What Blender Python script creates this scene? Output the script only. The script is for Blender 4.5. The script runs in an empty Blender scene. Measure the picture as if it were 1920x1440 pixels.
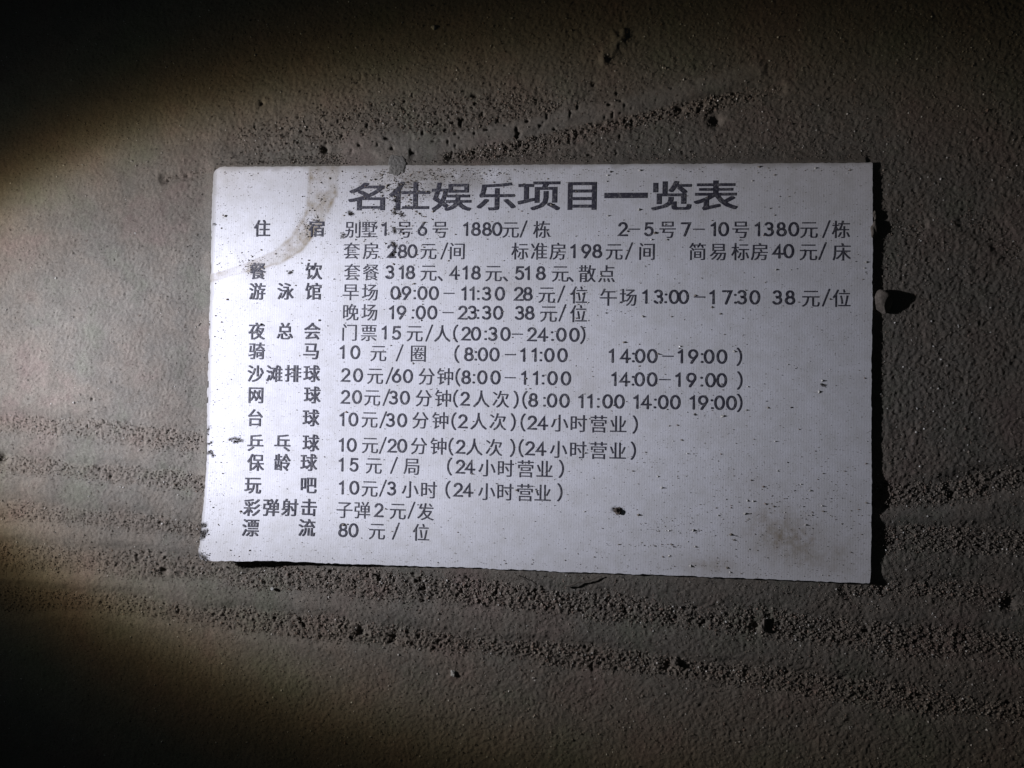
import bpy, math, random
import numpy as np

# ------------------------------------------------------------------ scene, camera, light (1 unit = 1 cm)
scene = bpy.context.scene
scene.unit_settings.system = 'METRIC'
scene.unit_settings.scale_length = 0.01
scene.unit_settings.length_unit = 'CENTIMETERS'
col = scene.collection

cam_data = bpy.data.cameras.new('camera')
cam_data.sensor_width = 36.0
cam_data.lens = 36.0 * 1450 / 1920
cam_data.clip_start = 0.05
cam_data.clip_end = 500
cam_data.dof.use_dof = True
cam_data.dof.focus_distance = 10.5
cam_data.dof.aperture_fstop = 1.3
cam = bpy.data.objects.new('camera', cam_data)
cam.location = (0.6863, -0.4933, 10.4516)
cam.rotation_euler = (0.0257, 0.0854, 0.0181)
col.objects.link(cam)
scene.camera = cam

world = bpy.data.worlds.new('World')
scene.world = world
world.use_nodes = True
bg = world.node_tree.nodes['Background']
bg.inputs[0].default_value = (0.75, 0.9, 1.0, 1)
bg.inputs[1].default_value = 0.012

scene.view_settings.view_transform = 'Standard'
scene.view_settings.look = 'None'
scene.view_settings.exposure = 0
scene.view_settings.gamma = 1
scene.render.film_transparent = False

# the hand torch: a spot beam from low on the left, with the warm rim a cheap lens gives it
TORCH = np.array([-14.98, 0.46, 6.0])
AIM = np.array([-3.90, -0.20, 0.0])
axis = (AIM - TORCH) / np.linalg.norm(AIM - TORCH)
lamp = bpy.data.lights.new('torch_beam', 'SPOT')
lamp.energy = 18700
lamp.shadow_soft_size = 0.22
lamp.spot_size = math.radians(76)
lamp.spot_blend = 0.6
lamp.use_nodes = True
nt = lamp.node_tree
em = nt.nodes['Emission']
geo = nt.nodes.new('ShaderNodeNewGeometry')
dot = nt.nodes.new('ShaderNodeVectorMath'); dot.operation = 'DOT_PRODUCT'
dot.inputs[1].default_value = tuple(axis)
nt.links.new(geo.outputs['Incoming'], dot.inputs[0])
ab = nt.nodes.new('ShaderNodeMath'); ab.operation = 'ABSOLUTE'
nt.links.new(dot.outputs['Value'], ab.inputs[0])
ac = nt.nodes.new('ShaderNodeMath'); ac.operation = 'ARCCOSINE'
nt.links.new(ab.outputs[0], ac.inputs[0])
dv = nt.nodes.new('ShaderNodeMath'); dv.operation = 'DIVIDE'
dv.inputs[1].default_value = math.radians(38)
nt.links.new(ac.outputs[0], dv.inputs[0])
rp = nt.nodes.new('ShaderNodeValToRGB')
BEAM = [(0, 1.0, (.89, .91, 1.03)), (4, 1.0, (.89, .91, 1.03)), (7.2, .99, (.89, .91, 1.02)), (9.8, .77, (.89, .91, 1.01)),
        (11.6, .63, (.90, .91, 1.00)), (13.6, .54, (.92, .91, .96)), (15.4, .47, (.96, .90, .89)), (16.6, .36, (1.0, .91, .78)),
        (17.5, .24, (1.0, .89, .65)), (18.4, .14, (1.0, .84, .52)), (19.5, .075, (1.0, .78, .44)), (21.0, .033, (1.0, .82, .50)), (23.3, .014, (.8, .9, .72)),
        (27, .006, (.7, .85, .9)), (33, .002, (.7, .85, 1.0))]
els = rp.color_ramp.elements
for i, (deg, k, c) in enumerate(BEAM):
    e = els[i] if i < 2 else els.new(deg / 38)
    e.position = deg / 38
    e.color = (c[0] * k, c[1] * k, c[2] * k, 1)
nt.links.new(dv.outputs[0], rp.inputs[0])
nt.links.new(rp.outputs[0], em.inputs[0])
lo = bpy.data.objects.new('torch_beam', lamp)
lo.location = tuple(TORCH)
import mathutils
lo.rotation_euler = mathutils.Vector(tuple(axis)).to_track_quat('-Z', 'Y').to_euler()
col.objects.link(lo)

# ------------------------------------------------------------------ measured layout, all in cm on the ground or on the card
CORNERS = [(-4.488,2.753),(4.475,2.740),(4.486,-2.748),(-4.462,-2.722)]
TITLE = [('名',-2.531,-2.028,2.133,2.509), ('仕',-1.952,-1.401,2.131,2.520), ('娱',-1.355,-0.824,2.121,2.501), ('乐',-0.736,-0.216,2.127,2.497), ('项',-0.173,0.385,2.125,2.508), ('目',0.507,0.874,2.129,2.497), ('一',0.999,1.552,2.286,2.348), ('览',1.619,2.134,2.118,2.503), ('表',2.181,2.741,2.116,2.506)]
HEADINGS = [
[('住',-3.761,1.875),('宿',-2.980,1.874)],
[('餐',-3.807,1.276),('饮',-3.003,1.278)],
[('游',-3.807,0.991),('泳',-3.400,0.994),('馆',-3.004,0.996)],
[('夜',-3.800,0.435),('总',-3.394,0.439),('会',-3.005,0.443)],
[('骑',-3.792,0.159),('马',-3.014,0.169)],
[('沙',-3.799,-0.157),('滩',-3.531,-0.153),('排',-3.264,-0.149),('球',-2.998,-0.145)],
[('网',-3.787,-0.453),('球',-2.983,-0.440)],
[('台',-3.786,-0.772),('球',-2.993,-0.757)],
[('乒',-3.777,-1.120),('乓',-3.391,-1.112),('球',-2.985,-1.103)],
[('保',-3.766,-1.391),('龄',-3.384,-1.381),('球',-3.008,-1.372)],
[('玩',-3.793,-1.704),('吧',-3.001,-1.683)],
[('彩',-3.789,-2.010),('弹',-3.519,-2.004),('射',-3.258,-1.997),('击',-2.990,-1.990)],
[('漂',-3.786,-2.284),('流',-3.004,-2.265)]]
ROWS = [
[('别',-2.464,1.858),('墅',-2.227,1.858),('1',-2.006,1.868),('号',-1.737,1.857),('6',-1.484,1.867),('号',-1.239,1.856),('1',-0.870,1.866),('8',-0.745,1.866),('8',-0.595,1.865),('0',-0.452,1.865),('元',-0.270,1.855),('/',-0.096,1.864),('栋',0.151,1.854),('2',1.247,1.862),('-',1.396,1.861),('5',1.587,1.861),('号',1.834,1.852),('7',2.072,1.860),('-',2.247,1.859),('1',2.449,1.859),('0',2.567,1.859),('号',2.789,1.850),('1',3.017,1.858),('3',3.154,1.858),('8',3.312,1.857),('0',3.477,1.857),('元',3.668,1.849),('/',3.885,1.856),('栋',4.075,1.849)],
[('套',-2.472,1.561),('房',-2.205,1.561),('2',-1.909,1.562),('8',-1.756,1.562),('0',-1.618,1.562),('元',-1.396,1.560),('/',-1.181,1.563),('间',-0.997,1.560),('标',-0.141,1.559),('准',0.120,1.558),('房',0.372,1.558),('1',0.595,1.564),('9',0.756,1.564),('8',0.903,1.565),('元',1.131,1.557),('/',1.329,1.565),('间',1.566,1.557),('简',2.229,1.556),('易',2.494,1.555),('标',2.785,1.555),('房',3.033,1.555),('4',3.274,1.567),('0',3.414,1.567),('元',3.663,1.554),('/',3.840,1.567),('床',4.087,1.553)],
[('套',-2.458,1.265),('餐',-2.195,1.264),('3',-1.929,1.271),('1',-1.754,1.270),('8',-1.642,1.270),('元',-1.389,1.262),('、',-1.227,1.261),('4',-1.028,1.268),('1',-0.873,1.268),('8',-0.734,1.267),('元',-0.492,1.259),('、',-0.332,1.259),('5',-0.139,1.266),('1',-0.020,1.265),('8',0.147,1.265),('元',0.413,1.257),('、',0.557,1.257),('散',0.775,1.256),('点',1.032,1.255)],
[('早',-2.474,0.991),('场',-2.203,0.988),('0',-1.844,0.986),('9',-1.695,0.985),(':',-1.576,0.985),('0',-1.465,0.985),('0',-1.310,0.985),('-',-1.096,0.984),('1',-0.882,0.984),('1',-0.772,0.983),(':',-0.699,0.983),('3',-0.582,0.983),('0',-0.403,0.983),('2',-0.145,0.982),('8',-0.022,0.982),('元',0.235,0.969),('/',0.425,0.981),('位',0.669,0.966),('午',1.062,0.939),('场',1.324,0.940),('1',1.557,0.954),('3',1.726,0.954),(':',1.824,0.954),('0',1.929,0.954),('0',2.055,0.954),('-',2.261,0.954),('1',2.438,0.954),('7',2.625,0.954),(':',2.729,0.954),('3',2.819,0.954),('0',2.981,0.954),('3',3.272,0.954),('8',3.436,0.954),('元',3.699,0.943),('/',3.889,0.954),('位',4.088,0.944)],
[('晚',-2.464,0.710),('场',-2.204,0.711),('1',-1.876,0.717),('9',-1.753,0.717),(':',-1.593,0.718),('0',-1.485,0.719),('0',-1.326,0.719),('-',-1.112,0.720),('2',-0.906,0.721),('3',-0.778,0.722),(':',-0.694,0.722),('3',-0.577,0.723),('0',-0.424,0.723),('3',-0.133,0.724),('8',0.011,0.725),('元',0.264,0.713),('/',0.451,0.727),('位',0.666,0.714)],
[('门',-2.476,0.430),('票',-2.205,0.429),('1',-1.974,0.437),('5',-1.817,0.436),('元',-1.564,0.429),('/',-1.365,0.436),('人',-1.180,0.428),('(',-0.996,0.436),('2',-0.849,0.435),('0',-0.718,0.435),(':',-0.586,0.435),('3',-0.491,0.435),('0',-0.317,0.435),('-',-0.153,0.435),('2',0.045,0.435),('4',0.190,0.434),(':',0.319,0.434),('0',0.438,0.434),('0',0.613,0.434),(')',0.727,0.434)],
[('1',-2.560,0.163),('0',-2.387,0.162),('元',-2.064,0.151),('/',-1.766,0.159),('圈',-1.507,0.153),('(',-0.976,0.155),('8',-0.807,0.155),(':',-0.712,0.155),('0',-0.617,0.155),('0',-0.457,0.156),('-',-0.239,0.156),('1',-0.058,0.156),('1',0.094,0.157),(':',0.173,0.157),('0',0.281,0.157),('0',0.460,0.158),('1',1.130,0.159),('4',1.300,0.160),(':',1.406,0.160),('0',1.497,0.161),('0',1.652,0.161),('-',1.855,0.162),('1',2.037,0.163),('9',2.190,0.163),(':',2.308,0.164),('0',2.399,0.164),('0',2.561,0.165),(')',2.793,0.166)],
[('2',-2.511,-0.153),('0',-2.346,-0.154),('元',-2.102,-0.162),('/',-1.905,-0.155),('6',-1.800,-0.155),('0',-1.641,-0.156),('分',-1.385,-0.160),('钟',-1.131,-0.159),('(',-0.955,-0.158),('8',-0.845,-0.158),(':',-0.735,-0.157),('0',-0.619,-0.157),('0',-0.437,-0.156),('-',-0.241,-0.156),('1',-0.045,-0.155),('1',0.113,-0.155),(':',0.207,-0.154),('0',0.329,-0.154),('0',0.508,-0.154),('1',1.163,-0.152),('4',1.290,-0.151),(':',1.403,-0.151),('0',1.494,-0.151),('0',1.656,-0.150),('-',1.824,-0.150),('1',2.013,-0.149),('9',2.173,-0.149),(':',2.305,-0.149),('0',2.416,-0.148),('0',2.565,-0.148),(')',2.796,-0.147)],
[('2',-2.515,-0.455),('0',-2.353,-0.454),('元',-2.136,-0.460),('/',-1.939,-0.453),('3',-1.838,-0.453),('0',-1.679,-0.452),('分',-1.420,-0.457),('钟',-1.154,-0.455),('(',-0.978,-0.451),('2',-0.847,-0.451),('人',-0.627,-0.454),('次',-0.362,-0.454),(')',-0.156,-0.452),('(',-0.040,-0.453),('8',0.075,-0.453),(':',0.226,-0.453),('0',0.334,-0.454),('0',0.496,-0.454),('1',0.727,-0.455),('1',0.848,-0.454),(':',0.948,-0.454),('0',1.075,-0.453),('0',1.227,-0.452),('1',1.463,-0.451),('4',1.580,-0.450),(':',1.699,-0.449),('0',1.807,-0.449),('0',1.961,-0.448),('1',2.198,-0.447),('9',2.329,-0.446),(':',2.444,-0.445),('0',2.537,-0.445),('0',2.696,-0.444),(')',2.799,-0.443)],
[('1',-2.545,-0.763),('0',-2.395,-0.763),('元',-2.166,-0.762),('/',-1.977,-0.761),('3',-1.876,-0.761),('0',-1.709,-0.761),('分',-1.458,-0.760),('钟',-1.185,-0.759),('(',-0.994,-0.759),('2',-0.877,-0.758),('人',-0.658,-0.758),('次',-0.396,-0.759),(')',-0.190,-0.757),('(',-0.056,-0.757),('2',0.066,-0.757),('4',0.210,-0.757),('小',0.436,-0.760),('时',0.694,-0.761),('营',0.959,-0.761),('业',1.218,-0.761),(')',1.440,-0.755)],
[('1',-2.544,-1.115),('0',-2.406,-1.114),('元',-2.151,-1.113),('/',-1.973,-1.111),('2',-1.842,-1.110),('0',-1.702,-1.109),('分',-1.472,-1.109),('钟',-1.204,-1.108),('(',-1.031,-1.104),('2',-0.895,-1.103),('人',-0.710,-1.107),('次',-0.443,-1.108),(')',-0.190,-1.103),('(',-0.072,-1.103),('2',0.043,-1.103),('4',0.194,-1.103),('小',0.428,-1.112),('时',0.692,-1.113),('营',0.963,-1.115),('业',1.216,-1.116),(')',1.423,-1.103)],
[('1',-2.538,-1.386),('5',-2.373,-1.384),('元',-2.093,-1.391),('/',-1.814,-1.380),('局',-1.570,-1.389),('(',-1.048,-1.374),('2',-0.894,-1.373),('4',-0.766,-1.372),('小',-0.532,-1.385),('时',-0.276,-1.385),('营',-0.009,-1.384),('业',0.246,-1.383),(')',0.471,-1.368)],
[('1',-2.523,-1.700),('0',-2.358,-1.698),('元',-2.144,-1.706),('/',-1.958,-1.695),('3',-1.834,-1.694),('小',-1.581,-1.705),('时',-1.320,-1.705),('(',-1.063,-1.687),('2',-0.917,-1.686),('4',-0.786,-1.685),('小',-0.531,-1.704),('时',-0.277,-1.703),('营',-0.011,-1.703),('业',0.226,-1.703),(')',0.455,-1.682)],
[('子',-2.489,-2.006),('弹',-2.239,-2.005),('2',-2.008,-1.994),('元',-1.746,-2.002),('/',-1.557,-1.983),('发',-1.361,-2.000)],
[('8',-2.500,-2.278),('0',-2.357,-2.278),('元',-2.027,-2.283),('/',-1.765,-2.273),('位',-1.418,-2.283)]]
COARSE = [
([(-8.817,-0.957),(-7.583,-0.932),(-6.772,-0.954),(-5.970,-0.997),(-5.177,-1.086),(-4.472,-1.167),(-3.775,-1.248)],0.145,1.00),
([(-8.797,-1.474),(-7.563,-1.490),(-6.752,-1.546),(-5.951,-1.601),(-5.160,-1.655),(-4.457,-1.704),(-3.762,-1.744)],0.138,1.00),
([(-8.770,-2.150),(-7.539,-2.152),(-6.730,-2.181),(-5.930,-2.255),(-5.141,-2.305),(-4.515,-2.382),(-3.820,-2.433)],0.145,1.00),
([(-8.745,-2.802),(-7.515,-2.813),(-6.308,-2.831),(-5.124,-2.864),(-3.960,-2.932),(-2.818,-2.978),(-1.697,-3.045),(-0.596,-3.089),(0.841,-3.182),(2.245,-3.300),(3.615,-3.381),(4.954,-3.460),(6.391,-3.498),(7.541,-3.514)],0.174,1.00),
([(-8.719,-3.451),(-7.493,-3.418),(-5.892,-3.415),(-3.942,-3.594),(-2.802,-3.641),(-1.313,-3.736),(0.139,-3.850),(1.906,-3.944),(3.283,-4.052),(4.958,-4.210),(6.393,-4.339),(7.540,-4.479)],0.145,1.00),
([(-3.971,3.144),(-2.973,3.298),(-1.838,3.418),(-0.721,3.455),(0.083,3.590)],0.246,0.55),
([(-1.525,2.804),(-0.711,2.930),(0.019,3.084),(0.741,3.251),(1.810,3.441),(2.861,3.670)],0.094,1.00),
([(2.232,3.521),(2.861,3.670),(3.277,3.756)],0.087,0.80),
([(4.276,-1.594),(4.577,-1.585),(5.341,-1.564),(6.387,-1.296),(7.224,-1.139)],0.145,1.00),
([(4.280,-2.195),(4.681,-2.168),(5.607,-2.138),(6.389,-2.166),(7.224,-2.186)],0.145,0.90),
([(4.284,-2.837),(4.552,-2.826),(5.609,-2.806),(6.390,-2.959),(7.224,-3.026)],0.101,0.80),
([(-5.210,2.600),(-4.505,2.724),(-3.575,2.830),(-2.277,2.841)],0.080,0.70),
([(4.251,1.794),(4.791,1.864),(5.058,1.898)],0.101,0.30),
([(5.723,2.002),(5.987,1.862),(6.250,1.585)],0.116,0.45)]
WIPED = [
([(-2.279,2.931),(-1.084,3.067),(0.015,3.290),(1.096,3.502),(2.089,3.740),(2.997,4.013)],0.109,1.20),
([(4.646,-1.894),(5.342,-1.838),(5.933,-1.786)],0.101,0.60),
([(-2.432,2.977),(-1.455,2.997)],0.217,1.00),
([(4.554,-3.135),(6.390,-3.161)],0.101,0.40)]
ARC_STAIN = ([(-2.857,2.746),(-2.909,2.388),(-3.022,2.016),(-3.227,1.680),(-3.528,1.478),(-3.909,1.343),(-4.478,1.176)],[0.174,0.159,0.130,0.116,0.087,0.051,0.036])
BLOTCHES = [(0.724,-0.240,0.290,0.217,0.50),(3.150,-2.037,0.362,0.261,0.80),(3.525,-2.302,0.507,0.246,0.70),(2.780,-2.571,0.507,0.159,0.40),(4.130,-2.247,0.290,0.362,0.35),(3.042,-1.449,0.435,0.217,0.25),(3.863,-2.463,0.362,0.181,0.50),(-0.306,1.062,0.435,0.217,0.35),(2.437,-2.584,0.362,0.116,0.50),(-1.850,2.604,0.435,0.181,0.60),(-1.294,2.711,0.362,0.101,0.80),(0.946,-0.793,0.217,0.181,0.35),(3.589,-1.850,0.435,0.290,0.30),(2.520,-0.761,0.290,0.217,0.25),(-2.173,1.939,0.507,0.435,0.30),(0.644,0.275,0.290,0.362,0.20),(-4.251,2.509,0.290,0.217,0.20),(-3.807,1.268,0.116,0.087,1.20),(-2.981,1.904,0.116,0.087,0.60)]
MARKS = [
([(-4.151,-1.077),(-4.059,-1.060),(-3.958,-1.087)],0.023),
([(-4.088,-1.113),(-3.996,-1.096)],0.018),
([(-4.488,-2.270),(-4.422,-2.262)],0.029),
([(-4.469,-2.370),(-4.404,-2.354),(-4.447,-2.433)],0.033),
([(-4.457,-2.652),(-4.364,-2.692)],0.043),
([(-4.436,-2.700),(-4.308,-2.733)],0.022),
([(-4.468,1.944),(-4.437,1.936)],0.014),
([(-1.895,2.271),(-1.843,2.293),(-1.862,2.145),(-1.891,2.086)],0.023),
([(-1.825,2.493),(-1.809,2.419)],0.018),
([(-2.621,1.754),(-2.584,1.791)],0.025),
([(-2.515,2.103),(-2.477,2.073)],0.022),
([(-1.886,1.879),(-1.855,1.820)],0.022),
([(-1.904,1.680),(-1.851,1.628)],0.022),
([(-1.802,2.101),(-1.771,2.056)],0.023),
([(1.174,-1.888),(1.259,-1.907)],0.036),
([(-4.450,-1.150),(-4.397,-1.112)],0.014),
([(-4.454,-1.277),(-4.409,-1.246),(-4.376,-1.320)],0.014),
([(-4.477,-1.017),(-4.449,-0.905)],0.014),
([(-3.353,1.255),(-3.308,1.270)],0.022),
([(-1.864,1.555),(-1.915,1.496)],0.019),
([(-1.777,0.981),(-1.790,0.907)],0.011),
([(3.853,-0.190),(3.900,-0.196)],0.014)]


rng = np.random.default_rng(7)
random.seed(7)

# ------------------------------------------------------------------ helpers
def tag(o, label=None, cat=None, kind=None, group=None):
    if label: o['label'] = label
    if cat: o['category'] = cat
    if kind: o['kind'] = kind
    if group: o['group'] = group
    return o

def mesh_np(name, verts, faces, mats, parent=None, smooth=False, midx=None, attrs=None):
    """faces: (n,k) int array."""
    me = bpy.data.meshes.new(name)
    verts = np.asarray(verts, np.float32); faces = np.asarray(faces, np.int32)
    n, k = faces.shape
    me.vertices.add(len(verts)); me.vertices.foreach_set('co', verts.ravel())
    me.loops.add(n * k); me.loops.foreach_set('vertex_index', faces.ravel())
    me.polygons.add(n)
    me.polygons.foreach_set('loop_start', np.arange(0, n * k, k, dtype=np.int32))
    me.polygons.foreach_set('loop_total', np.full(n, k, np.int32))
    for m in mats: me.materials.append(m)
    if midx is not None: me.polygons.foreach_set('material_index', np.asarray(midx, np.int32))
    me.polygons.foreach_set('use_smooth', np.full(n, bool(smooth)))
    for an, av in (attrs or {}).items():
        a = me.attributes.new(an, 'FLOAT', 'POINT'); a.data.foreach_set('value', np.asarray(av, np.float32).ravel())
    me.update(calc_edges=True)
    o = bpy.data.objects.new(name, me)
    col.objects.link(o)
    if parent: o.parent = parent
    return o

def lattice(nx, ny, cell, seed):
    """smooth value noise in [-1,1] sampled on an nx by ny index grid, cell = feature size in samples"""
    r = np.random.default_rng(seed)
    gx, gy = int(nx / cell) + 3, int(ny / cell) + 3
    L = r.uniform(-1, 1, (gy, gx)).astype(np.float32)
    fx = np.arange(nx) / cell; fy = np.arange(ny) / cell
    ix, iy = fx.astype(int), fy.astype(int)
    tx, ty = fx - ix, fy - iy
    tx = tx * tx * (3 - 2 * tx); ty = ty * ty * (3 - 2 * ty)
    A = L[:, ix] * (1 - tx) + L[:, ix + 1] * tx
    return A[iy] * (1 - ty)[:, None] + A[iy + 1] * ty[:, None]

def pdist(X, Y, pts):
    """distance from points to a polyline"""
    best = np.full(X.shape, 1e9, np.float32)
    for (ax, ay), (bx, by) in zip(pts[:-1], pts[1:]):
        dx, dy = bx - ax, by - ay
        l2 = dx * dx + dy * dy + 1e-12
        t = np.clip(((X - ax) * dx + (Y - ay) * dy) / l2, 0, 1)
        d = np.hypot(X - ax - t * dx, Y - ay - t * dy)
        best = np.minimum(best, d)
    return best

def card_z(x, y):
    """height of the card's printed face: it lies almost flat, its lower left corner is bent up"""
    x = np.asarray(x, float); y = np.asarray(y, float)
    u = np.clip((x + 4.5) / 9, 0, 1); v = np.clip((2.75 - y) / 5.5, 0, 1)
    t = np.clip(1 - (x + 4.5) / 3.8 - (y + 2.75) / 1.5, 0, 1)
    return .030 + .008 * u + .014 * u * u * v + .20 * t ** 1.6

# ------------------------------------------------------------------ materials
def mat(name):
    m = bpy.data.materials.new(name); m.use_nodes = True
    nt = m.node_tree
    return m, nt, nt.nodes['Principled BSDF'], (lambda t: nt.nodes.new(t)), nt.links.new

def noise(nt, vec, scale, detail=3, rough=.6):
    n = nt.nodes.new('ShaderNodeTexNoise')
    n.inputs['Scale'].default_value = scale; n.inputs['Detail'].default_value = detail
    n.inputs['Roughness'].default_value = rough
    nt.links.new(vec, n.inputs['Vector'])
    return n

def ramp(nt, src, stops):
    r = nt.nodes.new('ShaderNodeValToRGB')
    e = r.color_ramp.elements
    for i, (p, c) in enumerate(stops):
        q = e[i] if i < 2 else e.new(p)
        q.position = p
        q.color = (*c, 1) if isinstance(c, tuple) else (c, c, c, 1)
    nt.links.new(src, r.inputs[0])
    return r.outputs[0]

def mixc(nt, fac, a, b, mode='MIX'):
    m = nt.nodes.new('ShaderNodeMix'); m.data_type = 'RGBA'; m.blend_type = mode
    for s, v in ((m.inputs[0], fac), (m.inputs[6], a), (m.inputs[7], b)):
        if isinstance(v, (int, float)): s.default_value = v
        elif isinstance(v, tuple): s.default_value = (*v, 1)
        else: nt.links.new(v, s)
    return m.outputs[2]

def ground_material():
    m, nt, p, N, K = mat('dusty_ground')
    tc = N('ShaderNodeTexCoord').outputs['Object']
    big = ramp(nt, noise(nt, tc, .75, 5, .62).outputs[0], [(.34, (.171, .137, .121)), (.46, (.161, .143, .122)), (.54, (.151, .139, .122)), (.66, (.143, .143, .116))])
    mid = ramp(nt, noise(nt, tc, 3.2, 4, .65).outputs[0], [(.3, .86), (.7, 1.12)])
    c = mixc(nt, 1.0, big, mid, 'MULTIPLY')
    fine = ramp(nt, noise(nt, tc, 62, 2, .75).outputs[0], [(.3, .60), (.5, 1.0), (.72, 1.42)])
    c = mixc(nt, .8, c, fine, 'MULTIPLY')
    at = N('ShaderNodeAttribute'); at.attribute_name = 'coarse'
    c = mixc(nt, at.outputs['Fac'], c, mixc(nt, 1.0, c, (.97, .92, .90), 'MULTIPLY'))
    wp = N('ShaderNodeAttribute'); wp.attribute_name = 'wiped'
    c = mixc(nt, wp.outputs['Fac'], c, mixc(nt, 1.0, c, (1.22, 1.22, 1.24), 'MULTIPLY'))
    dp = N('ShaderNodeAttribute'); dp.attribute_name = 'pit_shade'
    c = mixc(nt, dp.outputs['Fac'], c, (.03, .024, .022))  # shade of the hollows painted into the ground colour
    K(c, p.inputs['Base Color'])
    p.inputs['Roughness'].default_value = .93
    p.inputs['Specular IOR Level'].default_value = .25
    b = N('ShaderNodeBump'); b.inputs['Strength'].default_value = .8; b.inputs['Distance'].default_value = .006
    K(noise(nt, tc, 62, 2, .75).outputs[0], b.inputs['Height'])
    K(b.outputs[0], p.inputs['Normal'])
    return m

def grain_material(name, c, rough=.85):
    m, nt, p, N, K = mat(name)
    tc = N('ShaderNodeTexCoord').outputs['Object']
    f = ramp(nt, noise(nt, tc, 30, 2).outputs[0], [(.3, .6), (.7, 1.35)])
    K(mixc(nt, 1.0, c, f, 'MULTIPLY'), p.inputs['Base Color'])
    p.inputs['Roughness'].default_value = rough
    return m

def clod_material(name, a, b, scale=14):
    m, nt, p, N, K = mat(name)
    tc = N('ShaderNodeTexCoord').outputs['Object']
    K(ramp(nt, noise(nt, tc, scale, 4, .7).outputs[0], [(.3, a), (.7, b)]), p.inputs['Base Color'])
    p.inputs['Roughness'].default_value = .9
    bp = N('ShaderNodeBump'); bp.inputs['Strength'].default_value = .7; bp.inputs['Distance'].default_value = .01
    K(noise(nt, tc, 45, 3, .7).outputs[0], bp.inputs['Height']); K(bp.outputs[0], p.inputs['Normal'])
    return m

def speckle(nt, tc, scale, lo, hi, stretch=(1, 1, 1)):
    mp = nt.nodes.new('ShaderNodeMapping'); mp.inputs['Scale'].default_value = stretch
    nt.links.new(tc, mp.inputs[0])
    return ramp(nt, noise(nt, mp.outputs[0], scale, 2, .55).outputs[0], [(lo, 0.0), (hi, 1.0)])

def paper_nodes(nt, N, K, p, tc):
    """laid card stock: fine vertical wires in the surface"""
    w = N('ShaderNodeTexWave'); w.wave_type = 'BANDS'; w.bands_direction = 'X'
    w.inputs['Scale'].default_value = 9.5; w.inputs['Distortion'].default_value = 2.2
    w.inputs['Detail'].default_value = 2; w.inputs['Detail Scale'].default_value = 4
    K(tc, w.inputs['Vector'])
    n = noise(nt, tc, 42, 3, .65)
    a = N('ShaderNodeMath'); a.operation = 'MULTIPLY_ADD'; a.inputs[1].default_value = .20
    K(w.outputs['Fac'], a.inputs[0]); K(n.outputs[0], a.inputs[2])
    b = N('ShaderNodeBump'); b.inputs['Strength'].default_value = .30; b.inputs['Distance'].default_value = .004
    K(a.outputs[0], b.inputs['Height']); K(b.outputs[0], p.inputs['Normal'])

def card_colour(nt, N, K, tc, attrs=True):
    base = ramp(nt, noise(nt, tc, 1.1, 4, .6).outputs[0], [(.32, (.765, .755, .80)), (.68, (.82, .81, .865))])
    fine = ramp(nt, noise(nt, tc, 60, 2, .7).outputs[0], [(.3, .93), (.7, 1.05)])
    c = mixc(nt, 1.0, base, fine, 'MULTIPLY')
    if attrs:
        a = N('ShaderNodeAttribute'); a.attribute_name = 'stain'
        sn = ramp(nt, noise(nt, tc, 9, 4, .7).outputs[0], [(.30, .35), (.70, 1.45)])
        f = N('ShaderNodeMath'); f.operation = 'MULTIPLY'; f.use_clamp = True
        K(a.outputs['Fac'], f.inputs[0]); K(sn, f.inputs[1])
        c = mixc(nt, f.outputs[0], c, (.31, .25, .178))
        g = N('ShaderNodeAttribute'); g.attribute_name = 'dust'
        c = mixc(nt, g.outputs['Fac'], c, (.25, .225, .195))
    sp = speckle(nt, tc, 26, .64, .72, (1, 1.7, 1))
    c = mixc(nt, sp, c, (.36, .335, .32))
    film = ramp(nt, noise(nt, tc, 5, 5, .7).outputs[0], [(.36, 0.0), (.70, .42)])
    c = mixc(nt, film, c, (.54, .52, .49))
    if attrs:
        d = N('ShaderNodeAttribute'); d.attribute_name = 'dirt'
        c = mixc(nt, d.outputs['Fac'], c, (.045, .04, .038))
    return c

def card_material():
    m, nt, p, N, K = mat('card_stock')
    tc = N('ShaderNodeTexCoord').outputs['Object']
    K(card_colour(nt, N, K, tc), p.inputs['Base Color'])
    p.inputs['Roughness'].default_value = .62
    p.inputs['Specular IOR Level'].default_value = .3
    paper_nodes(nt, N, K, p, tc)
    return m

def ink_material():
    m, nt, p, N, K = mat('printing_ink')
    tc = N('ShaderNodeTexCoord').outputs['Object']
    wear = ramp(nt, noise(nt, tc, 34, 3, .7).outputs[0], [(.50, 0.0), (.70, .55)])
    soft = ramp(nt, noise(nt, tc, 2.0, 3).outputs[0], [(.35, (.040, .038, .058)), (.65, (.056, .053, .075))])
    K(mixc(nt, wear, soft, (.38, .37, .37)), p.inputs['Base Color'])
    p.inputs['Roughness'].default_value = .6
    paper_nodes(nt, N, K, p, tc)
    return m

M_ground = ground_material()
M_card = card_material()
M_ink = ink_material()
M_grain = [grain_material('grain_brown', (.205, .175, .145)), grain_material('grain_dark', (.05, .042, .038)),
           grain_material('grain_pale', (.48, .46, .43), .4), grain_material('grain_reddish', (.20, .145, .115))]
M_clay = clod_material('dry_clay', (.07, .06, .05), (.17, .145, .125))
M_pale = clod_material('pale_lint', (.25, .25, .235), (.42, .42, .40))
M_felt = clod_material('grey_felt', (.15, .142, .132), (.21, .20, .185), 26)
M_dark = clod_material('dark_soil', (.05, .04, .033), (.14, .11, .09))
M_fibre = grain_material('dark_fibre', (.09, .075, .06))

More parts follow.
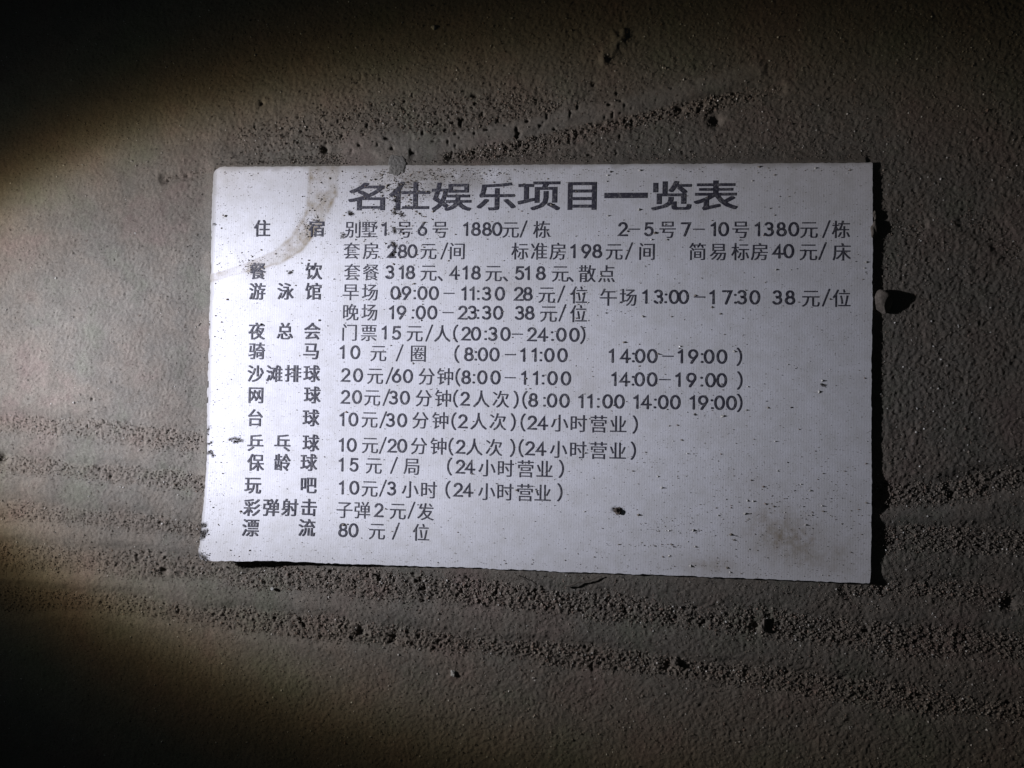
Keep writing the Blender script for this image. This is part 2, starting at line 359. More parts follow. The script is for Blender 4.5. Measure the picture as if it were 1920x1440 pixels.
# ------------------------------------------------------------------ ground: one relief sheet
PITCH = .0145
X0, X1, Y0, Y1 = -8.1, 6.9, -6.3, 5.8
cx = np.arange(X0, X1, PITCH); cy = np.arange(Y0, Y1, PITCH)
nx, ny = len(cx), len(cy)
gx, gy = np.meshgrid(cx, cy)
gx = gx.astype(np.float32); gy = gy.astype(np.float32)

# wobble, so that no band has a ruled edge
wob = .05 * lattice(nx, ny, 60, 1) + .025 * lattice(nx, ny, 22, 2) + .012 * lattice(nx, ny, 8, 3)
coarse = np.zeros_like(gx); drop = np.zeros_like(gx)
for pts, hw, dep in COARSE:
    d = pdist(gx, gy, pts) + wob
    k = np.clip(1.5 - d / hw, 0, 1); k = k * k * (3 - 2 * k)
    coarse = np.maximum(coarse, k * dep)
    k2 = np.clip(1.9 - d / hw, 0, 1.0); k2 = k2 * k2 * (3 - 2 * k2)
    drop = np.maximum(drop, k2 * dep)
wiped = np.zeros_like(gx)
for pts, hw, dep in WIPED:
    d = pdist(gx, gy, pts) + wob * .35
    k = np.clip(1.5 - d / hw, 0, 1); k = k * k * (3 - 2 * k)
    wiped = np.maximum(wiped, k * dep)
coarse *= (1 - wiped)
# general roughness: a little everywhere, more toward the middle and right, more at the top centre
patch = np.clip(.5 + .55 * lattice(nx, ny, 130, 4) + .3 * lattice(nx, ny, 45, 5), 0, 1)
topz = np.exp(-((gx + .6) / 2.6) ** 2 - ((gy - 3.35) / .55) ** 2)
base_r = (.17 + .24 * patch + .30 * topz + .16 * np.clip((gx + 3) / 8, 0, 1)) * (1 - .85 * wiped)
rough = np.clip(np.maximum(coarse, base_r), 0, 1)

n1 = lattice(nx, ny, 2.1, 11); n2 = lattice(nx, ny, 3.7, 12); n3 = lattice(nx, ny, 7.5, 13); n4 = lattice(nx, ny, 16, 14)
grainy = .75 * lattice(nx, ny, 1.5, 19) + .46 * n1 + .26 * n2 + .17 * n3 + .10 * n4
n5 = lattice(nx, ny, 70, 15); n6 = lattice(nx, ny, 220, 16)
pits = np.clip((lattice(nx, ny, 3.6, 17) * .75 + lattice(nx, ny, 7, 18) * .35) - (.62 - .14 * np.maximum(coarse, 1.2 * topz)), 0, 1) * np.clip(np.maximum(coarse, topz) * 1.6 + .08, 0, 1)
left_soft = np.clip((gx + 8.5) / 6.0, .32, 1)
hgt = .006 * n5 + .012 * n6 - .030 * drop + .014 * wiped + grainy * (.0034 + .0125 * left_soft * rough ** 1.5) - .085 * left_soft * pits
# long shallow wave of the rubbed bands at the lower left
# dark crevices and scuffs seen one by one
PITS = [((-3.83, 3.665), .035, .05), ((-7.55, -1.43), .08, .06), ((-2.232, -3.668), .05, .05), ((-1.77, -3.734), .05, .06),
        ((6.228, -2.945), .08, .06), ((-5.082, -2.951), .05, .05), ((3.05, -3.38), .06, .05), ((1.93, -3.93), .07, .05), ((1.99, 3.5), .05, .05),
        ((2.47, 3.33), .07, .06), ((-2.9, 3.0), .04, .05), ((-4.9, 2.64), .04, .04), ((-5.75, .95), .02, .03), ((-6.2, -.55), .02, .03)]
for (px_, py_), r, dp in PITS:
    d = np.hypot(gx - px_, gy - py_) + .6 * wob
    hgt -= dp * np.exp(-(d / r) ** 2)
tuft = pdist(gx, gy, [(.98, 4.20), (1.08, 4.36), (1.16, 4.50)])
hgt += .03 * np.exp(-((tuft + wob) / .06) ** 2) * (1 + n3)

# under the card the dust is pressed flat, along its left and upper edges it is banked against it
ex = np.maximum(np.abs(gx) - 4.47, 0); ey = np.maximum(np.abs(gy) - 2.74, 0)
dcard = np.hypot(ex, ey)
inside = (np.abs(gx) < 4.47) & (np.abs(gy) < 2.74)
under = np.minimum(hgt * .3, card_z(gx, gy) - .034) - .004
hgt = np.where(inside, np.minimum(under, -.004), hgt)
hgt = np.where(inside & (gx < -4.40) & (gy > -1.5), .012, hgt)
near = np.exp(-(dcard / .12) ** 2) * ~inside
bank = near * (((gx < -4.3) & (gy > -1.6)) | (gy > 2.6)) 
hgt = hgt * (1 - .8 * bank) + .026 * bank * (1 + .15 * n3)
flat = near * ((gx > 4.4) | (gy < -2.6))
hgt = hgt * (1 - .55 * flat) - .006 * flat
pit_shade_attr = np.clip(pits * 1.6 * left_soft, 0, .6)  # how strongly the painted shade darkens each pit

def ground_z(x, y):
    ix = np.clip(((np.asarray(x) - X0) / PITCH), 0, nx - 1).astype(int); iy = np.clip(((np.asarray(y) - Y0) / PITCH), 0, ny - 1).astype(int)
    return hgt[iy, ix]

def sheet_faces(w, h):
    i = np.arange((h - 1) * w).reshape(h - 1, w)[:, :-1].ravel()
    return np.stack([i, i + 1, i + w + 1, i + w], 1)

# margin ring: stretched columns and rows out to 80 cm
ring = 12
st = np.cumsum(PITCH * 1.75 ** np.arange(1, ring + 1) * 1.2)
ax_ = np.concatenate([cx[0] - st[::-1], cx, cx[-1] + st]); ay_ = np.concatenate([cy[0] - st[::-1], cy, cy[-1] + st])
H = np.pad(hgt, ring, mode='edge'); C = np.pad(rough, ring, mode='edge'); P = np.pad(pit_shade_attr, ring, mode='edge'); WP = np.pad(np.clip(wiped, 0, 1), ring, mode='edge')
fade = np.ones_like(H)
for k in range(ring):
    f_ = (k + 1) / (ring + 1)
    fade[k, :] = np.minimum(fade[k, :], f_); fade[-1 - k, :] = np.minimum(fade[-1 - k, :], f_)
    fade[:, k] = np.minimum(fade[:, k], f_); fade[:, -1 - k] = np.minimum(fade[:, -1 - k], f_)
H *= fade
GX, GY = np.meshgrid(ax_, ay_)
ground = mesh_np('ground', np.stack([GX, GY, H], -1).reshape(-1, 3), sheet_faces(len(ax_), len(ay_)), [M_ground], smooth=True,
                 attrs={'coarse': C, 'pit_shade': P, 'wiped': WP})
tag(ground, kind='structure', label='dusty grey brown surface with rubbed smooth bands and gritty grooves')

# ------------------------------------------------------------------ loose grains
def grains(name, pos, size, mats, midx, stretch=None, sink=.25, parent=None):
    n = len(pos)
    base = np.array([[1, 0, 0], [-1, 0, 0], [0, 1, 0], [0, -1, 0], [0, 0, 1]], float)
    fc = np.array([[0, 2, 4], [2, 1, 4], [1, 3, 4], [3, 0, 4]])   # their undersides are bedded in the dust
    base[:4, 2] = -.45
    V = base[None] * rng.uniform(.65, 1.3, (n, 5, 1)) + rng.uniform(-.25, .25, (n, 5, 3))
    a = rng.uniform(0, 2 * np.pi, n); b = rng.uniform(-.35, .35, n)
    ca, sa, cb, sb = np.cos(a), np.sin(a), np.cos(b), np.sin(b)
    x, y, z = V[..., 0], V[..., 1], V[..., 2]
    y, z = y * cb[:, None] - z * sb[:, None], y * sb[:, None] + z * cb[:, None]
    x, y = x * ca[:, None] - y * sa[:, None], x * sa[:, None] + y * ca[:, None]
    if stretch is not None: x = x * stretch[:, None]
    V = np.stack([x, y, z * .8], -1) * size[:, None, None]
    V += pos[:, None, :]; V[..., 2] += (size * (1 - 2 * sink) * .6)[:, None]
    F = (fc[None] + 5 * np.arange(n)[:, None, None]).reshape(-1, 3)
    return mesh_np(name, V.reshape(-1, 3), F, mats, parent, midx=np.repeat(midx, 4))

N_G = 330000
gxs = rng.uniform(-8, 6.8, N_G); gys = rng.uniform(-6.2, 5.7, N_G)
ci = np.clip(((gys - Y0) / PITCH).astype(int), 0, ny - 1), np.clip(((gxs - X0) / PITCH).astype(int), 0, nx - 1)
keep = rng.random(N_G) < (.52 + .9 * coarse[ci] + .3 * topz[ci]) * (1 - .7 * wiped[ci])
keep &= ~((np.abs(gxs) < 4.52) & (np.abs(gys) < 2.78))
gxs, gys = gxs[keep], gys[keep]; cz = coarse[ci][keep]
sz = .0056 * np.exp(rng.normal(0, .36, len(gxs))) * (1 + .75 * cz)
sz = np.minimum(sz, .020) * np.clip(.75 + (gxs + 5) * .08, .72, 1)
mi = rng.choice([0, 1, 2, 3], len(gxs), p=[.74, .09, .02, .15])
big = (mi == 2) & (rng.random(len(gxs)) < .35)
sz = np.where(big, .009 + .008 * rng.random(len(gxs)), sz)
gg = grains('ground_grit', np.stack([gxs, gys, ground_z(gxs, gys)], 1), sz, M_grain, mi, sink=.3)
tag(gg, kind='stuff', label='loose grit and sand grains lying in the grooves of the dusty ground', cat='grit')

# ------------------------------------------------------------------ the card
NX, NY = 440, 268
u = np.linspace(0, 1, NX); v = np.linspace(0, 1, NY)
U, V = np.meshgrid(u, v)                     # v = 0 at the lower edge
TL, TR, BR, BL = [np.array(c) for c in CORNERS]
def quad(U, V):
    lo = BL[None, None] * (1 - U)[..., None] + BR[None, None] * U[..., None]
    hi = TL[None, None] * (1 - U)[..., None] + TR[None, None] * U[..., None]
    return lo * (1 - V)[..., None] + hi * V[..., None]
XY = quad(U, V)
# round the worn corners: points outside the corner arc are drawn in to it
def round_corner(XY, c, sx, sy, r):
    ox, oy = c[0] + sx * r, c[1] + sy * r
    dx, dy = XY[..., 0] - ox, XY[..., 1] - oy
    m = (dx * sx < 0) & (dy * sy < 0)
    dist = np.hypot(dx, dy); cheb = np.maximum(np.abs(dx), np.abs(dy))
    s = np.where(m & (dist > 1e-9), cheb / np.maximum(dist, 1e-9), 1)
    XY[..., 0] = ox + dx * s; XY[..., 1] = oy + dy * s
round_corner(XY, TL, 1, -1, .13); round_corner(XY, BL, 1, 1, .12); round_corner(XY, TR, -1, -1, .02); round_corner(XY, BR, -1, 1, .03)
# slightly furred, uneven cut edge
jit = lattice(NX, NY, 2, 31) * .006 + lattice(NX, NY, 9, 32) * .005 + lattice(NX, NY, 60, 34) * .008
edge = np.minimum(np.minimum(U, 1 - U) * 9, np.minimum(V, 1 - V) * 5.5)
wgt = np.exp(-(edge / .025) ** 2)
XY[..., 0] += jit * wgt * np.where(U < .5, 1, -1) * (np.minimum(U, 1 - U) * 9 < .03)
XY[..., 1] += jit * wgt * (np.minimum(V, 1 - V) * 5.5 < .03)
# left edge bulges very slightly
XY[..., 0] += -.02 * (1 - U) ** 8 * np.sin(np.pi * np.clip(V, 0, 1)) * .5
CX, CY = XY[..., 0], XY[..., 1]
CZ = card_z(CX, CY)
TH = .026

stain = np.zeros_like(CX)
wc = .03 * lattice(NX, NY, 30, 41) + .02 * lattice(NX, NY, 10, 42) + .01 * lattice(NX, NY, 4, 43)
sp_, sw_ = ARC_STAIN
best = np.full(CX.shape, 9.); 
for (a, b), (wa, wb) in zip(zip(sp_[:-1], sp_[1:]), zip(sw_[:-1], sw_[1:])):
    dx, dy = b[0] - a[0], b[1] - a[1]
    t = np.clip(((CX - a[0]) * dx + (CY - a[1]) * dy) / (dx * dx + dy * dy), 0, 1)
    d = np.hypot(CX - a[0] - t * dx, CY - a[1] - t * dy) / (wa + (wb - wa) * t)
    best = np.minimum(best, d)
bb = best * .86 + wc * 5
inner = np.clip(1.25 - bb, 0, 1); inner = np.clip(inner * 3, 0, 1)
rim = np.exp(-((bb - .95) / .16) ** 2)
wash = lattice(NX, NY, 7, 45) + .8 * lattice(NX, NY, 18, 46)
stain += (.46 * inner + .34 * rim) * np.clip(.85 + .45 * wash, .15, 1.7) + .16 * np.clip(1.9 - bb, 0, 1) * np.clip(.5 + wash, 0, 1)
for bx, by, rx, ry, k in BLOTCHES:
    q = ((CX - bx) / rx) ** 2 + ((CY - by) / ry) ** 2
    stain += .52 * k * np.exp(-q * .9) * np.clip(1 + 14 * wc, .2, 1.8)
dirt = np.zeros_like(CX)
for pts, hw in MARKS:
    d = pdist(CX, CY, pts) + .35 * wc
    dirt = np.maximum(dirt, np.clip(1.35 - d / hw, 0, 1))
dirt = np.clip(dirt, 0, .92)
# dust that has crept over the edges of the card
edx = np.minimum(CX - CX.min(), 99); eT = TL[1] - CY; eL = CX - BL[0]; eB = CY - BL[1] + .01 * CX * 0
en = lattice(NX, NY, 5, 51) * .5 + lattice(NX, NY, 14, 52) * .5
dust = np.clip(1.0 - eT / (.045 + .08 * np.clip(en + .3, 0, 1) + .10 * np.exp(-((CX + 1.6) / .9) ** 2)), 0, 1) * .75
dust = np.maximum(dust, np.clip(1 - eL / (.03 + .05 * np.clip(en, 0, 1)), 0, 1) * .55)
cloud = np.exp(-((CX + 1.35) / 1.0) ** 2 - ((CY - 2.55) / .25) ** 2)
dust = np.maximum(dust, cloud * np.clip(.35 + 1.3 * en, 0, .8))
idx = np.arange(NX * NY).reshape(NY, NX)
top = np.stack([CX, CY, CZ], -1).reshape(-1, 3); bot = top.copy(); bot[:, 2] -= TH
F1 = sheet_faces(NX, NY); F2 = F1[:, ::-1] + NX * NY
loop = np.concatenate([idx[0, :], idx[1:, -1], idx[-1, -2::-1], idx[-2:0:-1, 0]])
nxt = np.roll(loop, -1); o_ = NX * NY
nl = len(loop); a_ = 2 * o_ + np.arange(nl); b_ = 2 * o_ + (np.arange(nl) + 1) % nl      # the cut edge has vertices of its own
F3 = np.stack([a_ + nl, b_ + nl, b_, a_], 1)
skirt = np.concatenate([top[loop], bot[loop]]); rep = np.concatenate([loop, loop])

def ext(a):
    a = a.ravel(); return np.concatenate([a, a, a[rep]])
card = bpy.data.objects.new('business_card', None); col.objects.link(card)
tag(card, 'dusty white printed price card lying on the dirty ground', 'card')
cs = mesh_np('card_stock', np.concatenate([top, bot, skirt]), np.concatenate([F1, F2, F3]), [M_card], card, smooth=True,
             attrs={'stain': ext(stain), 'dirt': ext(dirt), 'dust': ext(dust)})

# ------------------------------------------------------------------ the print
dg_cache = {}
def glyph(ch, bold):
    """outline of one Chinese character as vertices and polygons, from Blender's own built-in typeface"""
    key = ch
    if key not in dg_cache:
        cu = bpy.data.curves.new('glyph', 'FONT'); cu.body = ch; cu.size = 1; cu.resolution_u = 3
        o = bpy.data.objects.new('glyph', cu); col.objects.link(o)
        me = bpy.data.meshes.new_from_object(o.evaluated_get(bpy.context.evaluated_depsgraph_get()))
        vs = np.array([v.co[:2] for v in me.vertices]); fs = [tuple(p.vertices) for p in me.polygons]
        bpy.data.objects.remove(o); bpy.data.curves.remove(cu); bpy.data.meshes.remove(me)
        dg_cache[key] = (vs, fs)
    return dg_cache[key]

def arc(cx_, cy_, rx, ry, a0, a1, n=22):
    a = np.radians(np.linspace(a0, a1, n)); return [(cx_ + rx * math.cos(t), cy_ + ry * math.sin(t)) for t in a]
W_, T_ = .155, .095
STROKES = {
    '0': [(arc(0, 0, .30, .46, 90, 450, 36), W_)],
    '1': [([(-.19, .27), (-.10, .31), (.03, .44), (.03, -.46)], W_)],
    '2': [(arc(-.01, .20, .26, .26, 165, -38) + [(-.29, -.46), (.29, -.46)], W_)],
    '3': [(arc(-.02, .225, .24, .235, 150, -85) + arc(-.02, -.21, .28, .25, 90, -150), W_)],
    '4': [([(.12, -.48), (.12, .44), (-.31, -.20), (.33, -.20)], W_)],
    '5': [([(.24, .44), (-.17, .44), (-.23, .03)] + arc(-.02, -.16, .28, .30, 128, -148), W_)],
    '6': [(arc(0, -.17, .28, .29, 0, 360, 32), W_), ([(-.255, -.06), (.10, .48)], W_)],
    '7': [([(-.29, .44), (.28, .44), (-.08, -.48)], W_)],
    '8': [(arc(0, .23, .215, .225, 0, 360, 30), W_), (arc(0, -.215, .275, .245, 0, 360, 30), W_)],
    '9': [(arc(0, .17, .28, .29, 0, 360, 32), W_), ([(.255, .06), (-.10, -.48)], W_)],
    ':': [([(0, .17), (0, .171)], .17), ([(0, -.40), (0, -.401)], .17)],
    '-': [([(-.37, 0), (.37, 0)], T_)],
    '/': [([(-.22, -.60), (.24, .62)], T_)],
    '(': [(arc(.50, 0, .62, .78, 127, 233), T_ + .02)],
    ')': [(arc(-.50, 0, .62, .78, 53, -53), T_ + .02)],
}
def ribbon(pts, w):
    """flat stroke of width w with round ends along a polyline"""
    P = np.array(pts, float); n = len(P)
    closed = n > 4 and np.hypot(*(P[0] - P[-1])) < 1e-3
    if closed: P = P[:-1]; n -= 1
    L, R = [], []
    for i in range(n):
        a = P[i - 1] if (i or closed) else P[i]; b = P[(i + 1) % n] if (i < n - 1 or closed) else P[i]
        d1 = P[i] - a; d2 = b - P[i]
        for d in (d1, d2):
            l = np.hypot(*d)
            if l > 0: d /= l
        if not np.any(d1): d1 = d2
        if not np.any(d2): d2 = d1
        nn = np.array([-(d1 + d2)[1], (d1 + d2)[0]]); nl = np.hypot(*nn)
        nn = nn / nl if nl > 1e-6 else np.array([-d1[1], d1[0]])
        c = max(.55, abs(float(nn @ np.array([-d1[1], d1[0]]))))
        L.append(P[i] + nn * w / 2 / c); R.append(P[i] - nn * w / 2 / c)
    vs = L + R; fs = []
    for i in range(n if closed else n - 1):
        j = (i + 1) % n; fs.append((i, n + i, n + j, j))
    if not closed:
        for e, q in ((0, 1), (n - 1, n - 2)):
            d = P[e] - P[q]; t0 = math.atan2(d[1], d[0])
            ids = [len(vs) + k for k in range(7)]
            vs += [P[e] + w / 2 * np.array([math.cos(t0 + s), math.sin(t0 + s)]) for s in np.linspace(-math.pi / 2, math.pi / 2, 7)]
            fs.append(tuple(ids))
    return np.array(vs), fs

DIG = .180; EMX = .228; EMY = .238
def thicken(acc, vs, fs, w):
    """heavier weight: the same outline overprinted a hair to each side"""
    if w <= 0: return put(acc, vs, fs)
    for k, (a, b) in enumerate(((-1, -.7), (1, -.7), (-1, .7), (1, .7), (0, 0))):
        put(acc, vs + np.array([a * w, b * w]), fs, .0003 * k)

def put(acc, vs, fs, lift=.0):
    base = len(acc[0])
    acc[0].extend([(x, y, float(card_z(x, y)) + .0035 + lift) for x, y in vs])
    acc[1].extend([tuple(base + i for i in f) for f in fs])

def put_char(acc, ch, x, y, bold=False, em=(EMX, EMY)):
    if ch in STROKES:
        for k, (pts, w) in enumerate(STROKES[ch]):
            vs, fs = ribbon(pts, w)
            r = random.uniform(-.004, .004)
            vs = vs * DIG + np.array([x + r, y])
            put(acc, vs, fs, .0006 * k)
        return
    vs, fs = glyph(ch, 0)
    lo, hi = vs.min(0), vs.max(0)
    c = (lo + hi) / 2
    if ch == '、': vs = (vs - c) * [.26, .26] + [x, y - .075]
    else: vs = (vs - [c[0], .36]) * [em[0] * 1.06, em[1] * 1.06] + [x, y]
    thicken(acc, vs, fs, .0036 if bold else 0)

def printed(name, acc, label):
    me = bpy.data.meshes.new(name); me.from_pydata(acc[0], [], acc[1]); me.materials.append(M_ink)
    o = bpy.data.objects.new(name, me); col.objects.link(o); o.parent = card
    o['label'] = label
    return o

acc = ([], [])
for ch, x0, x1, y0, y1 in TITLE:
    vs, fs = glyph(ch, 0)
    lo, hi = vs.min(0), vs.max(0)
    vs = (vs - lo) / (hi - lo) * [x1 - x0, y1 - y0] + [x0, y0]
    thicken(acc, vs, fs, .0085)
printed('printed_title', acc, 'large bold stretched title across the top of the card')
what = ['lodging', 'dining', 'swimming hall', 'night club', 'horse riding', 'beach volleyball', 'tennis', 'billiards', 'table tennis', 'bowling', 'play bar', 'paintball shooting', 'rafting']
for w, items in zip(what, HEADINGS):
    acc = ([], [])
    for ch, x, y in items: put_char(acc, ch, x, y, True)
    printed('printed_heading', acc, 'bold heading for %s in the left column' % w)
roww = ['villa prices', 'suite and standard room prices', 'set menu prices', 'morning and noon swimming prices', 'evening swimming prices', 'night club ticket price', 'horse riding price and hours',
        'beach volleyball price and hours', 'tennis price and hours', 'billiards price', 'table tennis price', 'bowling price', 'play bar price', 'paintball price', 'rafting price']
for w, items in zip(roww, ROWS):
    acc = ([], [])
    for ch, x, y in items: put_char(acc, ch, x, y, False)
    printed('printed_row', acc, 'thin printed line giving the %s' % w)

# ------------------------------------------------------------------ specks of dust on the card
def card_scatter(n, fx, fy):
    x, y = fx(n), fy(n)
    k = (x > -4.45) & (x < 4.45) & (y > -2.70) & (y < 2.70)
    return x[k], y[k]
parts_x, parts_y = [], []
for n, fx, fy in [
        (2600, lambda n: rng.uniform(-4.45, 4.45, n), lambda n: rng.uniform(-2.7, 2.7, n)),
        (900, lambda n: rng.normal(-1.5, .8, n), lambda n: 2.7 - np.abs(rng.normal(0, .28, n))),
        (700, lambda n: rng.normal(-1.85, .45, n), lambda n: rng.normal(1.85, .5, n)),
        (300, lambda n: rng.normal(.2, 1.2, n), lambda n: rng.normal(.8, .7, n)),
        (520, lambda n: rng.normal(3.2, .9, n), lambda n: rng.normal(-2.0, .5, n)),
        (260, lambda n: -4.42 + np.abs(rng.normal(0, .12, n)), lambda n: rng.uniform(-2.6, 2.6, n)),
        (300, lambda n: rng.uniform(-4.4, 4.4, n), lambda n: 2.69 - np.abs(rng.normal(0, .05, n))),
        (140, lambda n: rng.uniform(-4.4, 4.4, n), lambda n: -2.68 + np.abs(rng.normal(0, .04, n))),
        (300, lambda n: rng.normal(1.6, 1.4, n), lambda n: rng.normal(-1.3, .6, n))]:
    x, y = card_scatter(n, fx, fy); parts_x.append(x); parts_y.append(y)
for cx0, cy0, dx0, dy0, n in [(-3.11, 1.93, .10, .11, 230), (-3.88, 1.33, .10, .07, 190), (-2.95, 2.2, .10, .35, 130), (-3.6, 1.5, .35, .10, 90),
        (-1.75, 2.45, .35, .14, 420), (-1.1, 2.62, .4, .06, 260), (1.9, -2.15, .35, .02, 50), (1.75, -2.35, .30, .02, 60), (1.85, -2.05, .2, .03, 40), (2.0, -2.6, .2, .012, 25),
        (.75, .80, .25, .2, 90), (2.4, -.35, .3, .12, 60), (3.3, -1.9, .5, .3, 120), (-4.3, -1.5, .1, .35, 70)]:
    parts_x.append(rng.normal(cx0, dx0, n)); parts_y.append(np.minimum(rng.normal(cy0, dy0, n), 2.70))
for pts, hw in MARKS:                       # crumbs heaped along each dirt mark
    P_ = np.array(pts); L_ = np.hypot(*np.diff(P_, axis=0).T).sum()
    n = int(14 + 420 * L_ * hw / .03)
    k = rng.integers(0, len(P_) - 1, n); t = rng.random(n)[:, None]
    q = P_[k] * (1 - t) + P_[k + 1] * t + rng.normal(0, hw * .75, (n, 2))
    parts_x.append(q[:, 0]); parts_y.append(q[:, 1])
nmark = sum(len(a) for a in parts_x[-len(MARKS):])
sx, sy = np.concatenate(parts_x), np.concatenate(parts_y)
ss = np.minimum(.0038 * np.exp(rng.normal(0, .5, len(sx))), .014)
sm = rng.choice([0, 1, 2, 3], len(sx), p=[.56, .16, .12, .16])
near_t = np.exp(-((sx + 1.8) / .5) ** 2 - ((sy - 2.1) / .55) ** 2); ss *= 1 + .9 * near_t * rng.random(len(sx))
lumpy = rng.random(len(sx)) < np.where(sx > .5, .022, .004); ss = np.where(lumpy, .012 + .010 * rng.random(len(sx)), ss); sm = np.where(lumpy & (sx > -.5), rng.choice([0, 2, 2], len(sx)), sm)
sm[-nmark:] = rng.choice([0, 1], nmark, p=[.15, .85]); ss[-nmark:] = np.minimum(ss[-nmark:] * 1.25, .012)
sg = grains('dust_specks', np.stack([sx, sy, card_z(sx, sy)], 1), ss, M_grain, sm, stretch=rng.uniform(.8, 1.8, len(sx)), sink=.25)
tag(sg, kind='stuff', label='scattered dark and pale dust specks lying on the card', cat='dust')

# ------------------------------------------------------------------ single lumps
def ico(sub):
    t = (1 + 5 ** .5) / 2
    v = [(-1, t, 0), (1, t, 0), (-1, -t, 0), (1, -t, 0), (0, -1, t), (0, 1, t), (0, -1, -t), (0, 1, -t), (t, 0, -1), (t, 0, 1), (-t, 0, -1), (-t, 0, 1)]
    f = [(0, 11, 5), (0, 5, 1), (0, 1, 7), (0, 7, 10), (0, 10, 11), (1, 5, 9), (5, 11, 4), (11, 10, 2), (10, 7, 6), (7, 1, 8), (3, 9, 4), (3, 4, 2), (3, 2, 6), (3, 6, 8), (3, 8, 9), (4, 9, 5), (2, 4, 11), (6, 2, 10), (8, 6, 7), (9, 8, 1)]
    v = [np.array(p) / np.linalg.norm(p) for p in v]
    for _ in range(sub):
        nf, c = [], {}
        def mid(a, b):
            k = (min(a, b), max(a, b))
            if k not in c: m = v[a] + v[b]; c[k] = len(v); v.append(m / np.linalg.norm(m))
            return c[k]
        for a, b, d in f:
            x, y, z = mid(a, b), mid(b, d), mid(d, a); nf += [(a, x, z), (b, y, x), (d, z, y), (x, y, z)]
        f = nf
    return np.array(v), np.array(f)

def lump(name, loc, size, m, seed, label, cat, bumpy=.22, sub=4, group=None, sharp=0.0):
    r = np.random.default_rng(seed)
    v, f = ico(sub)
    d = np.zeros(len(v))
    for k, amp in ((1.6, 1.0), (3.1, .6), (5.7, .32)):
        for _ in range(7):
            w = r.normal(size=3); w /= np.linalg.norm(w); d += amp * .5 * np.sin(k * (v @ w) * 1.7 + r.uniform(0, 6.28))
    s = 1 + bumpy * d
    # a few broken facets
    for _ in range(int(sharp)):
        w = r.normal(size=3); w /= np.linalg.norm(w); h = r.uniform(.72, .95)
        t = (v * s[:, None]) @ w; s = np.where(t > h, s * h / np.maximum(t, 1e-6), s)
    v = v * s[:, None] * np.array(size)
    o = mesh_np(name, v, f, [m], smooth=True)
    o.location = loc
    tag(o, label, cat, group=group)
    return o

lump('pebble', (4.615, .91, .035), (.118, .165, .082), M_clay, 23, 'largest clay pebble, touching the right edge of the card and casting a long shadow', 'pebble', .075, 5, sharp=5)
lump('dirt_clod', (4.50, 1.84, .016), (.055, .12, .040), M_clay, 25, 'brown dirt clod stuck on the right edge of the card above the pebble', 'dirt clod', .13, 5)
lump('dirt_clod', (4.50, 2.04, .022), (.035, .06, .024), M_clay, 26, 'tiny dirt clod at the right edge, nearest to the upper right corner of the card', 'dirt clod', .14, 4)
lump('crumb', (1.224, -1.901, float(card_z(1.224, -1.9)) + .008), (.042, .038, .022), M_dark, 8, 'single dark brown crumb on the blank lower middle of the card', 'crumb', .3, 3)
lump('lint_ball', (-1.392, 4.679, .012), (.035, .03, .018), M_pale, 9, 'small pale ball of lint in the dark area above the card', 'lint', .2, 3)
lump('pebble', (-.939, -4.163, .008), (.035, .04, .026), M_pale, 10, 'small pale pebble alone in the dark below the card', 'pebble', .2, 3, sharp=3)
lump('dirt_clod', (2.00, -3.87, -.012), (.045, .04, .035), M_clay, 12, 'small crumbly clod in the lowest gritty groove below the card', 'dirt clod', .3, 4)
lump('dirt_clod', (3.15, -3.36, -.012), (.030, .085, .034), M_clay, 13, 'narrow upright clod in the gritty groove below the lower right part of the card', 'dirt clod', .3, 4)
lump('pebble', (-3.49, -3.13, 0), (.022, .022, .018), M_pale, 16, 'bright tiny pebble below the raised lower left corner of the card', 'pebble', .2, 3, sharp=3)

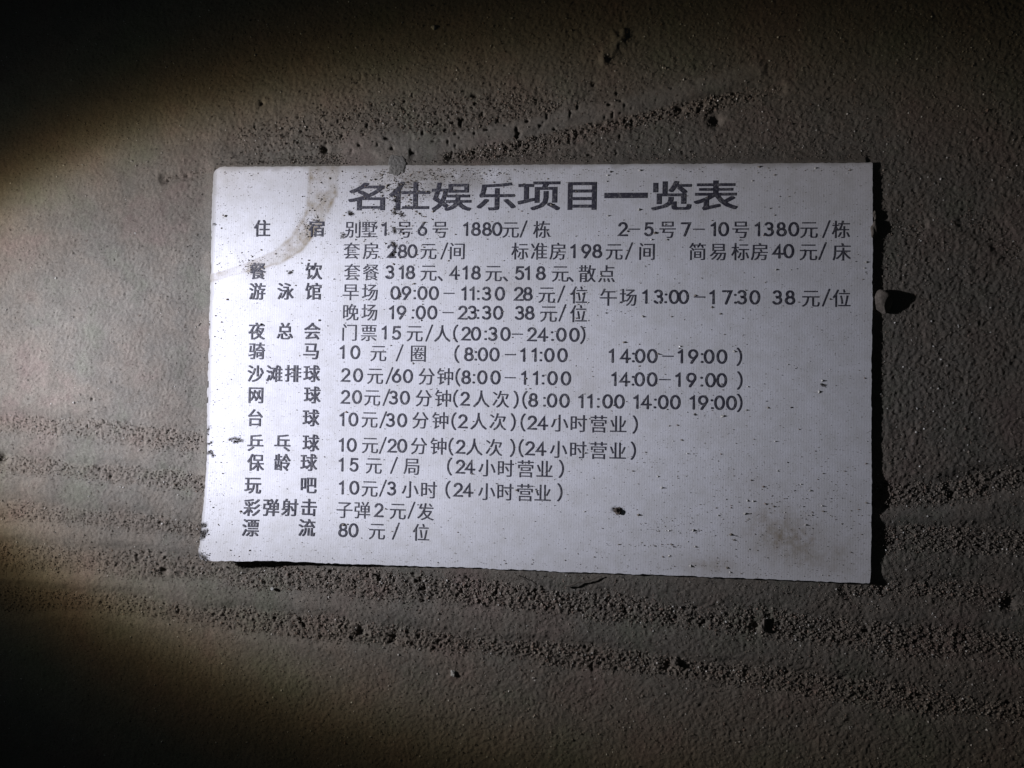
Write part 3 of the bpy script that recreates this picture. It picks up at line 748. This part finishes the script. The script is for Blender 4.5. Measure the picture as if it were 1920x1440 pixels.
# scrap of grey felt-like dust lying over the top edge
def scrap(name, pts, z0, th, m, label, cat):
    n = 40; r = np.random.default_rng(21)
    xs = np.linspace(pts[0], pts[2], n); ys = np.linspace(pts[1], pts[3], n)
    A, B = np.meshgrid(xs, ys)
    cxm, cym = (pts[0] + pts[2]) / 2, (pts[1] + pts[3]) / 2
    ang = np.arctan2(B - cym, A - cxm)
    sq = np.maximum(np.abs(A - cxm) / (pts[2] - pts[0]), np.abs(B - cym) / (pts[3] - pts[1])) / np.maximum(np.hypot((A - cxm) / (pts[2] - pts[0]), (B - cym) / (pts[3] - pts[1])), 1e-6)
    e = (.45 + .55 * sq) * (1 + .06 * np.sin(3 * ang + 1) + .05 * np.sin(7 * ang) + .03 * np.sin(13 * ang))
    A = cxm + (A - cxm) * e; B = cym + (B - cym) * e
    q = np.minimum(np.minimum(np.linspace(0, 1, n), np.linspace(1, 0, n))[None, :] * 6, (np.minimum(np.linspace(0, 1, n), np.linspace(1, 0, n)) * 6)[:, None])
    zt = z0(A, B) + th * np.clip(q, 0, 1) ** .5 + .003 * lattice(n, n, 4, 61)
    top = np.stack([A, B, zt], -1).reshape(-1, 3); bot = top.copy(); bot[:, 2] = (z0(A, B) - .004).ravel()
    F1 = sheet_faces(n, n); F2 = F1[:, ::-1] + n * n; I = np.arange(n * n).reshape(n, n)
    lp = np.concatenate([I[0, :], I[1:, -1], I[-1, -2::-1], I[-2:0:-1, 0]]); nx_ = np.roll(lp, -1)
    o = mesh_np(name, np.concatenate([top, bot]), np.concatenate([F1, F2, np.stack([lp + n * n, nx_ + n * n, nx_, lp], 1)]), [m], smooth=True)
    return tag(o, label, cat)
scrap('felt_scrap', (-1.98, 2.62, -1.74, 2.90), lambda a, b: .036 - .020 * np.clip((b - 2.74) / .14, 0, 1), .006, M_felt, 'flat grey tuft of matted dust over the top edge of the card', 'dust scrap')

# fibres
def fibre(name, pts, r, label):
    P = np.array(pts, float); vs, fs = [], []
    Q = []
    for i in range(len(P) - 1):
        for t in np.linspace(0, 1, 6, endpoint=False): Q.append(P[i] * (1 - t) + P[i + 1] * t)
    Q.append(P[-1]); Q = np.array(Q); Q[:, :2] += rng.normal(0, .004, (len(Q), 2))
    for i, q in enumerate(Q):
        d = Q[min(i + 1, len(Q) - 1)] - Q[max(i - 1, 0)]; d /= np.linalg.norm(d)
        s = np.cross(d, [0, 0, 1]); s /= np.linalg.norm(s); rr = r * (1 - .6 * i / len(Q))
        for a in np.linspace(0, 2 * np.pi, 6, endpoint=False): vs.append(q + rr * (math.cos(a) * s + math.sin(a) * np.array([0, 0, 1])))
    for i in range(len(Q) - 1):
        for k in range(6): fs.append((6 * i + k, 6 * i + (k + 1) % 6, 6 * i + 6 + (k + 1) % 6, 6 * i + 6 + k))
    o = mesh_np(name, vs, fs, [M_fibre], smooth=True)
    return tag(o, label, 'fibre')
fibre('fibre', [(.53, -2.945, .02), (.66, -2.90, .035), (.84, -2.85, .035), (1.03, -2.78, .02)], .011, 'longer dark fibre sticking out from under the lower edge of the card')
fibre('fibre', [(-.11, -2.81, .02), (.0, -2.86, .028), (.075, -2.92, .02)], .006, 'short thin fibre on the ground just left of the longer one below the card')
